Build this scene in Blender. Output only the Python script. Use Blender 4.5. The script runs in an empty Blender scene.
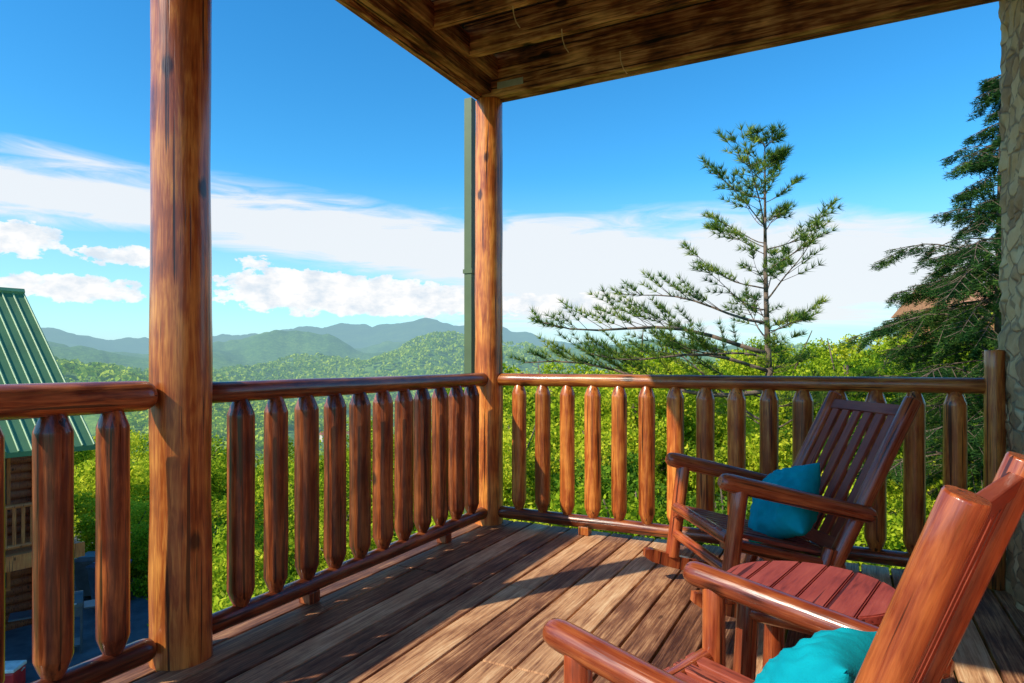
import bpy, math, random
import numpy as np
from mathutils import Vector, Matrix, Quaternion, noise
import bmesh
R = math.radians
scene = bpy.context.scene
COL = scene.collection
random.seed(7)

# ------------------------------------------------------------------ frame
YAW = R(27.16); SY, CY = math.sin(YAW), math.cos(YAW)
CAMX, CAMY, CAMZ = 2.276, -4.077, 1.14
def W(gx, gy):
    """site survey frame (right, forward) -> world (deck-aligned) coordinates"""
    return (CAMX + CY*gx - SY*gy, CAMY + SY*gx + CY*gy)
def Wd(fx, fy):
    return (CY*fx - SY*fy, SY*fx + CY*fy)
def smooth(t):
    t = max(0.0, min(1.0, t)); return t*t*(3-2*t)

# ------------------------------------------------------------------ nodes
class NT:
    def __init__(s, name):
        s.m = bpy.data.materials.new(name); s.m.use_nodes = True
        s.t = s.m.node_tree; s.t.nodes.clear()
        s.out = s.t.nodes.new('ShaderNodeOutputMaterial')
    def n(s, typ, **kw):
        nd = s.t.nodes.new(typ)
        for k, v in kw.items(): setattr(nd, k, v)
        return nd
    def l(s, a, b): s.t.links.new(a, b)
    def ramp(s, fac, stops, interp='LINEAR'):
        r = s.n('ShaderNodeValToRGB'); cr = r.color_ramp; cr.interpolation = interp
        while len(cr.elements) < len(stops): cr.elements.new(0.5)
        for e, (p, c) in zip(cr.elements, stops):
            e.position = p; e.color = (*c, 1) if len(c) == 3 else c
        s.l(fac, r.inputs[0]); return r.outputs[0]
    def math(s, op, a, b=None, c=None):
        m = s.n('ShaderNodeMath', operation=op)
        for i, v in enumerate((a, b, c)):
            if v is None: continue
            if isinstance(v, (int, float)): m.inputs[i].default_value = v
            else: s.l(v, m.inputs[i])
        return m.outputs[0]
    def mix(s, fac, a, b, blend='MIX'):
        m = s.n('ShaderNodeMix', data_type='RGBA', blend_type=blend)
        for sock, v in ((m.inputs[0], fac), (m.inputs[6], a), (m.inputs[7], b)):
            if isinstance(v, (int, float)): sock.default_value = v
            elif isinstance(v, tuple): sock.default_value = (*v, 1) if len(v) == 3 else v
            else: s.l(v, sock)
        return m.outputs[2]
    def noise(s, vec, scale, detail=4, rough=.55, dist=0):
        n = s.n('ShaderNodeTexNoise'); n.inputs['Scale'].default_value = scale
        n.inputs['Detail'].default_value = detail; n.inputs['Roughness'].default_value = rough
        n.inputs['Distortion'].default_value = dist
        if vec is not None: s.l(vec, n.inputs['Vector'])
        return n.outputs[0]
    def mapping(s, vec, scale=(1, 1, 1)):
        m = s.n('ShaderNodeMapping'); s.l(vec, m.inputs['Vector'])
        m.inputs['Scale'].default_value = scale
        return m.outputs[0]
    def bsdf(s, col, rough=.5, bump=None, bstr=.3, bdist=.01, **kw):
        b = s.n('ShaderNodeBsdfPrincipled')
        if isinstance(col, tuple): b.inputs['Base Color'].default_value = (*col, 1)
        else: s.l(col, b.inputs['Base Color'])
        if isinstance(rough, (int, float)): b.inputs['Roughness'].default_value = rough
        else: s.l(rough, b.inputs['Roughness'])
        for k, v in kw.items(): b.inputs[k.replace('_', ' ')].default_value = v
        if bump is not None:
            bp = s.n('ShaderNodeBump'); bp.inputs['Strength'].default_value = bstr
            bp.inputs['Distance'].default_value = bdist
            s.l(bump, bp.inputs['Height']); s.l(bp.outputs[0], b.inputs['Normal'])
        s.l(b.outputs[0], s.out.inputs[0]); return b

def simple_mat(name, col, rough=.5, metal=0, var=.25, scale=6):
    t = NT(name); tc = t.n('ShaderNodeTexCoord')
    nz = t.noise(tc.outputs['Object'], scale, 4)
    c = t.ramp(nz, [(.3, tuple(x*(1-var) for x in col)), (.7, tuple(min(1, x*(1+var)) for x in col))])
    t.bsdf(c, rough, nz, .15, .01, Metallic=metal); return t.m

def log_mat(name, dark, mid, light, rough=.3, coat=.35, grain=1.25, knots=True, lo=.36, hi=.66, bstr=.35, spec=.5):
    t = NT(name); tc = t.n('ShaderNodeTexCoord'); oi = t.n('ShaderNodeObjectInfo')
    off = t.n('ShaderNodeVectorMath', operation='MULTIPLY_ADD')
    cmb = t.n('ShaderNodeCombineXYZ')
    for i in range(3): t.l(oi.outputs['Random'], cmb.inputs[i])
    t.l(cmb.outputs[0], off.inputs[0]); off.inputs[1].default_value = (37, 53, 91); t.l(tc.outputs['Object'], off.inputs[2])
    v = off.outputs[0]
    g = t.noise(t.mapping(v, (9, 9, .9)), 3.2*grain, 4, .66, .7)
    g2 = t.noise(t.mapping(v, (34, 34, 1.8)), 3.2*grain, 2, .6)
    blot = t.noise(v, 4.0, 3, .55)
    f = t.math('ADD', t.math('MULTIPLY', g, .50), t.math('MULTIPLY', g2, .20))
    f = t.math('ADD', f, t.math('MULTIPLY', blot, .38))
    c = t.ramp(f, [(lo, dark), (.51, mid), (hi, light)])
    vor = t.n('ShaderNodeTexVoronoi'); vor.inputs['Scale'].default_value = 4.6
    t.l(t.mapping(v, (1, 1, .6)), vor.inputs['Vector'])
    kn = t.math('ADD', vor.outputs['Distance'], t.math('MULTIPLY', t.math('SUBTRACT', g, .5), .10))
    kf = t.ramp(kn, [(.08, (1, 1, 1)), (.14, (0, 0, 0))])
    if knots: c = t.mix(t.math('MULTIPLY', kf, .88), c, tuple(x*.3 for x in dark))
    ck = t.noise(t.mapping(v, (26, 26, .6)), 2.4, 2, .4)
    ckf = t.ramp(ck, [(.635, (0, 0, 0)), (.665, (1, 1, 1))])
    c = t.mix(t.math('MULTIPLY', ckf, .85), c, tuple(x*.25 for x in dark))
    hs = t.n('ShaderNodeHueSaturation'); t.l(c, hs.inputs['Color'])
    t.l(t.math('MULTIPLY_ADD', oi.outputs['Random'], .6, .68), hs.inputs['Value'])
    rg = t.math('MULTIPLY_ADD', g2, .3, rough-.12)
    hgt = t.math('SUBTRACT', t.math('MULTIPLY', g2, .5), t.math('MULTIPLY', ckf, .7))
    b = t.bsdf(hs.outputs[0], rg, hgt, bstr, .006)
    b.inputs['Coat Weight'].default_value = coat; b.inputs['Coat Roughness'].default_value = .13
    b.inputs['Specular IOR Level'].default_value = spec
    return t.m

M_LOG = log_mat('stained_log', (.10, .019, .006), (.43, .100, .018), (.82, .31, .06), .32, .4)
M_LOGSHADE = log_mat('shaded_log', (.032, .007, .003), (.155, .031, .009), (.44, .12, .03), .31, .45)  # darker copy of the log wood, shade of the left railings put into colour
M_CHAIR = log_mat('chair_wood', (.08, .014, .006), (.32, .058, .018), (.60, .16, .040), .27, .5)
M_SLAT = log_mat('slat_wood', (.13, .026, .016), (.30, .062, .034), (.40, .100, .052), .5, .10, knots=False, spec=.3)
M_TABLE = log_mat('table_wood', (.13, .022, .018), (.26, .045, .033), (.34, .070, .048), .62, .0, knots=False, spec=.25)
M_BEAM = log_mat('beam_wood', (.025, .008, .004), (.27, .085, .028), (.90, .46, .19), .7, .0, .95, lo=.41, hi=.67, bstr=1.0, spec=.3)
M_CABINLOG = log_mat('cabin_log', (.30, .05, .02), (.58, .13, .05), (.70, .2, .08), .6, 0)
M_TRIM = log_mat('trim_wood', (.42, .08, .025), (.66, .17, .045), (.74, .24, .07), .6, 0)

def deck_mat():
    t = NT('deck_boards'); tc = t.n('ShaderNodeTexCoord'); v = tc.outputs['Object']
    sep = t.n('ShaderNodeSeparateXYZ'); t.l(v, sep.inputs[0])
    bi = t.math('FLOOR', t.math('DIVIDE', t.math('ADD', sep.outputs[0], 14.6), .146))
    wn = t.n('ShaderNodeTexWhiteNoise', noise_dimensions='1D'); t.l(bi, wn.inputs['W'])
    cmb = t.n('ShaderNodeCombineXYZ'); t.l(bi, cmb.inputs[1]); t.l(bi, cmb.inputs[2])
    add = t.n('ShaderNodeVectorMath', operation='ADD'); t.l(v, add.inputs[0]); t.l(cmb.outputs[0], add.inputs[1])
    g = t.noise(t.mapping(add.outputs[0], (26, 1.3, 1)), 2.2, 6, .65, .8)
    g2 = t.noise(t.mapping(add.outputs[0], (70, 1.6, 1)), 2.4, 3, .6)
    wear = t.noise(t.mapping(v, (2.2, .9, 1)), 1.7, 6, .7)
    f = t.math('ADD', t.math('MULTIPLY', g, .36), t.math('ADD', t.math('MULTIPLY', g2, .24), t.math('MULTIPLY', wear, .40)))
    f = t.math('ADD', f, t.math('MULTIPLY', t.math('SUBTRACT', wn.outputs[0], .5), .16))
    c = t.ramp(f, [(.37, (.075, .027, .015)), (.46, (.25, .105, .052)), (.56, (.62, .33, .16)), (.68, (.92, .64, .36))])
    vor = t.n('ShaderNodeTexVoronoi'); vor.inputs['Scale'].default_value = 3.0
    t.l(t.mapping(add.outputs[0], (1.6, .7, 1)), vor.inputs['Vector'])
    kf = t.ramp(vor.outputs['Distance'], [(.03, (1, 1, 1)), (.07, (0, 0, 0))])
    c = t.mix(t.math('MULTIPLY', kf, .7), c, (.04, .014, .008))
    rg = t.math('MULTIPLY_ADD', wear, .4, .38)
    b = t.bsdf(c, rg, t.math('ADD', g2, t.math('MULTIPLY', g, .8)), .5, .005)
    b.inputs['Specular IOR Level'].default_value = .22
    return t.m
M_DECK = deck_mat()

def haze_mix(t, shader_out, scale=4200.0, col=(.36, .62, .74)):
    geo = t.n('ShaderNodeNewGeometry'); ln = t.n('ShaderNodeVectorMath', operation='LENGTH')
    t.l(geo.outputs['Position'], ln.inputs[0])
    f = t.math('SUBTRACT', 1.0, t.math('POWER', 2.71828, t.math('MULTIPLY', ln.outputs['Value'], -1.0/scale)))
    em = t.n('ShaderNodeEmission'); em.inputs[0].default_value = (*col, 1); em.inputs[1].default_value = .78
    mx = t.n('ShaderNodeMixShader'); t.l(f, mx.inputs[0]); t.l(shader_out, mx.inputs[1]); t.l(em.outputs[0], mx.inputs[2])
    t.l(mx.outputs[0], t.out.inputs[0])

def leaf_mat(name, stops, scale=.6, trans=.3, haze=False, fine=3.0):
    t = NT(name); geo = t.n('ShaderNodeNewGeometry'); oi = t.n('ShaderNodeObjectInfo')
    n1 = t.noise(geo.outputs['Position'], scale, 2)
    n2 = t.noise(geo.outputs['Position'], fine, 2, .6)
    f = t.math('ADD', t.math('MULTIPLY', n1, .5), t.math('MULTIPLY', n2, .5))
    f = t.math('ADD', f, t.math('MULTIPLY', t.math('SUBTRACT', oi.outputs['Random'], .5), .20))
    f = t.math('ADD', f, t.math('MULTIPLY', t.math('SUBTRACT', geo.outputs['Random Per Island'], .5), .22))
    c = t.ramp(f, stops)
    d = t.n('ShaderNodeBsdfDiffuse'); t.l(c, d.inputs[0])
    tr = t.n('ShaderNodeBsdfTranslucent'); t.l(c, tr.inputs[0])
    mx = t.n('ShaderNodeMixShader'); mx.inputs[0].default_value = trans
    t.l(d.outputs[0], mx.inputs[1]); t.l(tr.outputs[0], mx.inputs[2]); t.l(mx.outputs[0], t.out.inputs[0])
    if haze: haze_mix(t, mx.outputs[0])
    return t.m
M_LEAF = leaf_mat('broadleaf_foliage', [(.32, (.11, .21, .012)), (.5, (.40, .52, .024)), (.68, (.78, .76, .06))], trans=.40)
M_LEAFD = leaf_mat('dark_foliage', [(.32, (.03, .09, .012)), (.5, (.12, .25, .02)), (.68, (.34, .46, .03))])
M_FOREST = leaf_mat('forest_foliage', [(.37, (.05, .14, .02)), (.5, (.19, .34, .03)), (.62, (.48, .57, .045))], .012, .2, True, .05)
M_PINE = leaf_mat('pine_needles', [(.3, (.03, .09, .03)), (.5, (.14, .25, .04)), (.7, (.56, .56, .06))], .7, .3)
M_HEM = leaf_mat('hemlock_needles', [(.3, (.015, .05, .02)), (.5, (.06, .14, .03)), (.7, (.22, .32, .05))], .7, .25)
M_BARK = simple_mat('bark', (.16, .11, .075), .9, 0, .5, 14)

def ground_mat():
    t = NT('ground_forest_floor'); geo = t.n('ShaderNodeNewGeometry'); p = geo.outputs['Position']
    n1 = t.noise(p, .004, 5, .6); n2 = t.noise(p, .06, 5, .7)
    f = t.math('ADD', t.math('MULTIPLY', n1, .45), t.math('MULTIPLY', n2, .55))
    c = t.ramp(f, [(.36, (.035, .10, .02)), (.5, (.10, .22, .03)), (.64, (.25, .38, .05))])
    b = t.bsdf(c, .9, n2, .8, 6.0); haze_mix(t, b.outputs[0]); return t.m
M_GROUND = ground_mat()

# ------------------------------------------------------------------ object helpers
def finish(o, parent=None, label=None, category=None, group=None, kind=None):
    if o.name not in COL.objects: COL.objects.link(o)
    if parent is not None: o.parent = parent
    if label: o['label'] = label
    if category: o['category'] = category
    if group: o['group'] = group
    if kind: o['kind'] = kind
    return o
def root(name, loc, rotz, label, category, group=None):
    e = bpy.data.objects.new(name, None); e.empty_display_size = .2
    e.location = loc; e.rotation_euler = (0, 0, rotz)
    return finish(e, None, label, category, group)
def pymesh(name, verts, faces, mat, smoothf=False):
    me = bpy.data.meshes.new(name); me.from_pydata([tuple(v) for v in verts], [], faces)
    if mat: me.materials.append(mat)
    if smoothf: me.polygons.foreach_set('use_smooth', [True]*len(me.polygons))
    me.update(); return me
def npmesh(name, V, k, mat):
    V = np.asarray(V, dtype=np.float32); n = len(V); nf = n//k
    me = bpy.data.meshes.new(name); me.vertices.add(n); me.vertices.foreach_set('co', V.ravel())
    me.loops.add(n); me.loops.foreach_set('vertex_index', np.arange(n, dtype=np.int32))
    me.polygons.add(nf); me.polygons.foreach_set('loop_start', np.arange(nf, dtype=np.int32)*k)
    try: me.polygons.foreach_set('loop_total', np.full(nf, k, dtype=np.int32))
    except Exception: pass
    me.materials.append(mat); me.update(calc_edges=True); return me

def log_mesh(name, L, r0, r1, mat, e0='flat', e1='flat', seg=16, wob=.02, flat=1.0, bend=0.0, plen=.10):
    ends = {'flat': [(0, .93), (.006, 1)], 'round': [(0, .55), (.010, .82), (.03, .97), (.05, 1)],
            'pencil': [(0, .44), (.002, .46), (plen*.5, .75), (plen, .985), (plen+.006, 1), (plen+.02, 1)]}
    a = ends[e0]; b = [(L-z, m) for z, m in ends[e1]][::-1]
    z0, z1 = a[-1][0], b[0][0]
    n = max(2, min(40, int((z1-z0)/.09)))
    prof = a + [(z0+(z1-z0)*i/n, 1) for i in range(1, n)] + b
    sd = Vector((random.uniform(0, 99), random.uniform(0, 99), random.uniform(0, 99)))
    V = []; F = []
    for z, m in prof:
        t = z/L; r = (r0+(r1-r0)*t)*m
        bx = bend*math.sin(math.pi*t)
        for j in range(seg):
            an = 2*math.pi*j/seg
            rr = r*(1+wob*2*noise.noise(Vector((math.cos(an)*.8, math.sin(an)*.8, z*3.0))+sd))
            V.append((rr*math.cos(an)+bx, rr*math.sin(an)*flat, z))
    nr = len(prof)
    for i in range(nr-1):
        for j in range(seg):
            k = (j+1) % seg
            F.append((i*seg+j, i*seg+k, (i+1)*seg+k, (i+1)*seg+j))
    F.append(tuple(range(seg-1, -1, -1))); F.append(tuple((nr-1)*seg+j for j in range(seg)))
    me = pymesh(name, V, F, mat, True)
    me.polygons[-1].use_smooth = False; me.polygons[-2].use_smooth = False
    return me
def orient(o, p0, zdir, xhint=None):
    z = Vector(zdir).normalized()
    if xhint is None: q = z.to_track_quat('Z', 'Y')
    else:
        x = Vector(xhint); x = (x-z*x.dot(z)).normalized(); y = z.cross(x)
        q = Matrix((x, y, z)).transposed().to_quaternion()
    o.rotation_mode = 'QUATERNION'; o.rotation_quaternion = q; o.location = p0
def log(name, p0, p1, r0, r1=None, parent=None, mat=None, xhint=None, **kw):
    p0 = Vector(p0); p1 = Vector(p1); d = p1-p0
    me = log_mesh(name, d.length, r0, r1 or r0, mat or M_LOG, **kw)
    o = bpy.data.objects.new(name, me); orient(o, p0, d, xhint)
    return finish(o, parent)
def box_bm(sx, sy, sz, bev):
    bm = bmesh.new(); bmesh.ops.create_cube(bm, size=1)
    bmesh.ops.scale(bm, vec=(sx, sy, sz), verts=bm.verts)
    if bev: bmesh.ops.bevel(bm, geom=bm.edges[:], offset=bev, segments=2, affect='EDGES', profile=.5)
    return bm
def plank(name, p0, p1, w, th, parent, mat, xhint, bev=.004):
    p0 = Vector(p0); p1 = Vector(p1); d = p1-p0; L = d.length
    bm = box_bm(w, th, L, min(bev, th*.45)); bmesh.ops.translate(bm, vec=(0, 0, L/2), verts=bm.verts)
    me = bpy.data.meshes.new(name); bm.to_mesh(me); bm.free(); me.materials.append(mat)
    o = bpy.data.objects.new(name, me); orient(o, p0, d, xhint); return finish(o, parent)

class MB:
    def __init__(s): s.V = []; s.F = []
    def box(s, c, sz, rz=0):
        b = len(s.V); cx, cy, cz = c; hx, hy, hz = (q/2 for q in sz); ca, sa = math.cos(rz), math.sin(rz)
        for z in (-hz, hz):
            for x, y in ((-hx, -hy), (hx, -hy), (hx, hy), (-hx, hy)):
                s.V.append((cx+x*ca-y*sa, cy+x*sa+y*ca, cz+z))
        for f in ((0, 3, 2, 1), (4, 5, 6, 7), (0, 1, 5, 4), (1, 2, 6, 5), (2, 3, 7, 6), (3, 0, 4, 7)):
            s.F.append(tuple(b+i for i in f))
    def prism(s, p0, p1, r0, r1=None, n=8):
        r1 = r0 if r1 is None else r1; p0 = Vector(p0); p1 = Vector(p1); d = (p1-p0)
        if d.length < 1e-6: return
        q = d.to_track_quat('Z', 'Y'); b = len(s.V)
        for p, r in ((p0, r0), (p1, r1)):
            for j in range(n):
                a = 2*math.pi*j/n; s.V.append(tuple(p+q @ Vector((r*math.cos(a), r*math.sin(a), 0))))
        for j in range(n):
            k = (j+1) % n; s.F.append((b+j, b+k, b+n+k, b+n+j))
        s.F.append(tuple(b+j for j in range(n-1, -1, -1))); s.F.append(tuple(b+n+j for j in range(n)))
    def poly(s, pts):
        b = len(s.V); s.V += [tuple(p) for p in pts]; s.F.append(tuple(range(b, b+len(pts))))
    def obj(s, name, mat, parent=None, sm=False, **kw):
        o = bpy.data.objects.new(name, pymesh(name, s.V, s.F, mat, sm)); return finish(o, parent, **kw)

# ------------------------------------------------------------------ DECK
BW = .146
bm = bmesh.new()
x = -.146
while x < 3.02:
    cuts = [-6.6, random.choice([-4.9, -3.3, -5.4]), .12]
    if random.random() < .5: cuts.insert(2, random.choice([-1.1, -1.9]))
    for ya, yb in zip(cuts[:-1], cuts[1:]):
        tmp = box_bm(BW-.011, (yb-ya)-.005, .034, .006)
        bmesh.ops.translate(tmp, vec=(x+BW/2, (ya+yb)/2, -.017+random.uniform(-.002, .002)), verts=tmp.verts)
        me_t = bpy.data.meshes.new('t'); tmp.to_mesh(me_t); tmp.free(); bm.from_mesh(me_t); bpy.data.meshes.remove(me_t)
    x += BW
deck_me = bpy.data.meshes.new('boards'); bm.to_mesh(deck_me); bm.free(); deck_me.materials.append(M_DECK)
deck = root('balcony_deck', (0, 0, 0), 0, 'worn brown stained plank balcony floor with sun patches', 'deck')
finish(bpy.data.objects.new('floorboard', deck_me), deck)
M_DARKJ = simple_mat('dark_joist', (.06, .03, .02), .9)
m = MB()
m.box((1.4, .09, -.16), (3.2, .04, .24)); m.box((-.12, -3.2, -.16), (.04, 6.5, .24))
for i in range(14): m.box((1.4, -.35-i*.45, -.16), (3.0, .04, .24))
m.obj('joist', M_DARKJ, deck)

# ------------------------------------------------------------------ POSTS
ZB = 2.995
def post(x, y, r, z0, lab):
    e = root('porch_post', (x, y, z0), random.uniform(0, 6), lab, 'post', 'porch roof posts')
    log('shaft', (0, 0, 0), (0, 0, ZB-z0), r*1.03, r*.97, e, M_LOG, seg=28, wob=.025)
post(0, 0, .100, -.6, 'varnished round log post at the railing corner')
post(-.015, -2.41, .108, -.6, 'thick varnished log post with knots between two railings')
ds = root('downspout', (-.185, .045, -4.6), 0, 'green square metal downspout beside the log corner post', 'downspout')
M_GREENP = simple_mat('green_paint', (.10, .15, .07), .5, 0, .15, 3)
m = MB(); m.box((0, 0, 3.83), (.06, .06, 7.66)); m.obj('pipe', M_GREENP, ds)
for z in (.5, 2.5, 4.4, 6.4):
    m = MB(); m.box((0, 0, z), (.075, .075, .03)); m.obj('bracket', M_GREENP, ds)

# ------------------------------------------------------------------ RAILINGS
def railing(p0, p1, bal, rt, rb, lab, mat, top_ends=('flat', 'flat'), xo=(0, 0), zt=1.017, zb=.084):
    d = Vector((p1[0]-p0[0], p1[1]-p0[1], 0)); L = d.length; d.normalize()
    e = root('log_railing', (p0[0], p0[1], 0), math.atan2(d.y, d.x), lab, 'railing', 'log railings of the balcony')
    log('top_rail', (xo[0], 0, zt), (L+xo[1], 0, zt), rt, rt*.95, e, mat, e0=top_ends[0], e1=top_ends[1], seg=22, wob=.03)
    log('bottom_rail', (xo[0], 0, zb), (L+xo[1], 0, zb), rb, rb*.95, e, M_LOGSHADE, e0=top_ends[0], e1=top_ends[1], seg=18, wob=.03)
    for b in bal:
        log('baluster', (b, 0, zb+rb*.55), (b, random.uniform(-.004, .004), zt-rt*.5), random.uniform(.050, .056), None, e, mat,
            e0='pencil', e1='pencil', seg=18, wob=.02, plen=.072, xhint=(math.cos(b*50), math.sin(b*50), 0))
    for q in (.25*L, .75*L):
        plank('rail_block', (q, 0, 0.0), (q, 0, zb-rb*.7), .07, .07, e, mat, (1, 0, 0))
    return e
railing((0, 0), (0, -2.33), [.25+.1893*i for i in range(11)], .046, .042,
        'log railing of thick vertical spindles between corner post and next post', M_LOGSHADE, xo=(.08, -.0))
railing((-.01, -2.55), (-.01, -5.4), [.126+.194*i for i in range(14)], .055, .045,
        'log railing beside the thick log post, spindles in shade', M_LOGSHADE, top_ends=('round', 'flat'), xo=(-.02, 0))
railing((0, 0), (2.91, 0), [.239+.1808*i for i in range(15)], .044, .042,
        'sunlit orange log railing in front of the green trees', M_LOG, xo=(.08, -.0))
e = root('railing_post', (2.935, -.02, 0), 0, 'short round log end post beside the stone column', 'post')
log('shaft', (0, 0, 0), (0, 0, 1.20), .048, .045, e, M_LOG, e1='flat', seg=18)

# ------------------------------------------------------------------ ROOF
RB = -4.4  # unseen rear edge, cut short behind camera so sunlight reaches the near chair
rf = root('porch_roof', (0, 0, ZB), 0, 'dark timber balcony ceiling with heavy beams and joists', 'roof')
def beam(name, p0, p1, w, h, xh=(0, 0, 1)):
    return plank(name, p0, p1, h, w, rf, M_BEAM, xh, bev=.008)
beam('beam', (-.10, .045, .15), (3.9, .045, .15), .05, .30)
beam('beam', (-.06, -.02, .152), (3.9, -.02, .152), .075, .296)
beam('beam', (-.045, -.062, .14), (-.045, RB, .14), .05, .28)
beam('beam', (.02, -.062, .152), (.02, RB, .152), .07, .25)
yy = -.42
while yy > RB+.1:
    beam('joist', (.06, yy, .225), (3.9, yy, .225), .045+random.uniform(0, .01), .21)
    yy -= .41
beam('ledger', (.085, -.06, .19), (.085, RB, .19), .045, .14)
m = MB(); xb = -.12
while xb < 3.95:
    m.box((xb+.07, (RB+.1)/2, .352), (.137, .1-RB, .036)); xb += .143
fb = m.obj('ceiling_board', M_DARKJ, rf)
M_METAL = simple_mat('galvanised_metal', (.55, .55, .52), .45, .6, .1, 20)
m = MB(); m.box((.20, -.0605, .07), (.20, .004, .045)); m.obj('bracket', M_METAL, rf)
M_ROPE = simple_mat('rope', (.7, .45, .25), .8)
for (hx, hy, hz) in ((.75, -.45, .14), (.62, -.84, .14), (1.0, -.10, .10)):
    m = MB()
    pts = [Vector((hx, hy, hz)), Vector((hx+.005, hy, hz-.06)), Vector((hx+.02, hy, hz-.11)), Vector((hx+.045, hy, hz-.15))]
    for a, b in zip(pts[:-1], pts[1:]): m.prism(a, b, .0035, None, 6)
    m.obj('hook', M_ROPE, rf)

# ------------------------------------------------------------------ STONE COLUMN + house wall
def stone_mat():
    t = NT('rough_stone'); tc = t.n('ShaderNodeTexCoord'); v = tc.outputs['Object']
    vor = t.n('ShaderNodeTexVoronoi'); vor.inputs['Scale'].default_value = 6; t.l(t.mapping(v, (1, 1, 1.5)), vor.inputs['Vector'])
    ve = t.n('ShaderNodeTexVoronoi', feature='DISTANCE_TO_EDGE'); ve.inputs['Scale'].default_value = 6; t.l(t.mapping(v, (1, 1, 1.5)), ve.inputs['Vector'])
    n = t.noise(v, 14, 6, .65)
    s = t.n('ShaderNodeSeparateColor'); t.l(vor.outputs['Color'], s.inputs[0])
    f = t.math('ADD', t.math('MULTIPLY', s.outputs[0], .45), t.math('MULTIPLY', n, .55))
    c = t.ramp(f, [(.25, (.36, .19, .08)), (.5, (.66, .40, .18)), (.75, (.82, .58, .30))])
    ed = t.ramp(ve.outputs['Distance'], [(.01, (1, 1, 1)), (.06, (0, 0, 0))])
    c = t.mix(t.math('MULTIPLY', ed, .6), c, (.22, .13, .07))
    t.bsdf(c, .85, t.math('ADD', n, t.math('MULTIPLY', ed, -1.0)), .6, .02); return t.m
sw = root('stone_column', (2.965, -.95, -4.7), 0, 'rough tan stone column at the end of the railing', 'stone column')
NY, NZ = 46, 300; V = []; F = []
for i in range(NZ+1):
    z = 8.3*i/NZ
    for j in range(NY+1):
        y = 1.12*j/NY
        p = Vector((y*5.5, z*8.0*.9, 3.1))
        d = noise.voronoi(p, distance_metric='DISTANCE')[0]
        h = min(.022, (d[1]-d[0])*.06) + .008*noise.noise(Vector((y*25, z*25, 0)))
        edge = min(1, min(y, 1.12-y)/.05)
        V.append((.03-h*edge, y+.012*noise.noise(Vector((3, 3, z*5))), z))
for i in range(NZ):
    for j in range(NY):
        a = i*(NY+1)+j; F.append((a, a+NY+1, a+NY+2, a+1))
b = len(V)
V += [(.9, 0, 0), (.9, 0, 8.3), (.9, 1.12, 0), (.9, 1.12, 8.3)]
F.append((0, b, b+1, NZ*(NY+1))); F.append((NY, NZ*(NY+1)+NY, b+3, b+2)); F.append((b, b+2, b+3, b+1))
finish(bpy.data.objects.new('stonework', pymesh('stonework', V, F, stone_mat(), True)), sw)
hw = root('house_wall', (3.2, -1.0, -.2), 0, 'stained log house wall beside the balcony', 'wall')
m = MB()
for i in range(18): m.prism((.0, 0, .1+i*.185), (.0, -3.4, .1+i*.185), .105, None, 12)
m.obj('log_course', M_CABINLOG, hw, True)

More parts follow.
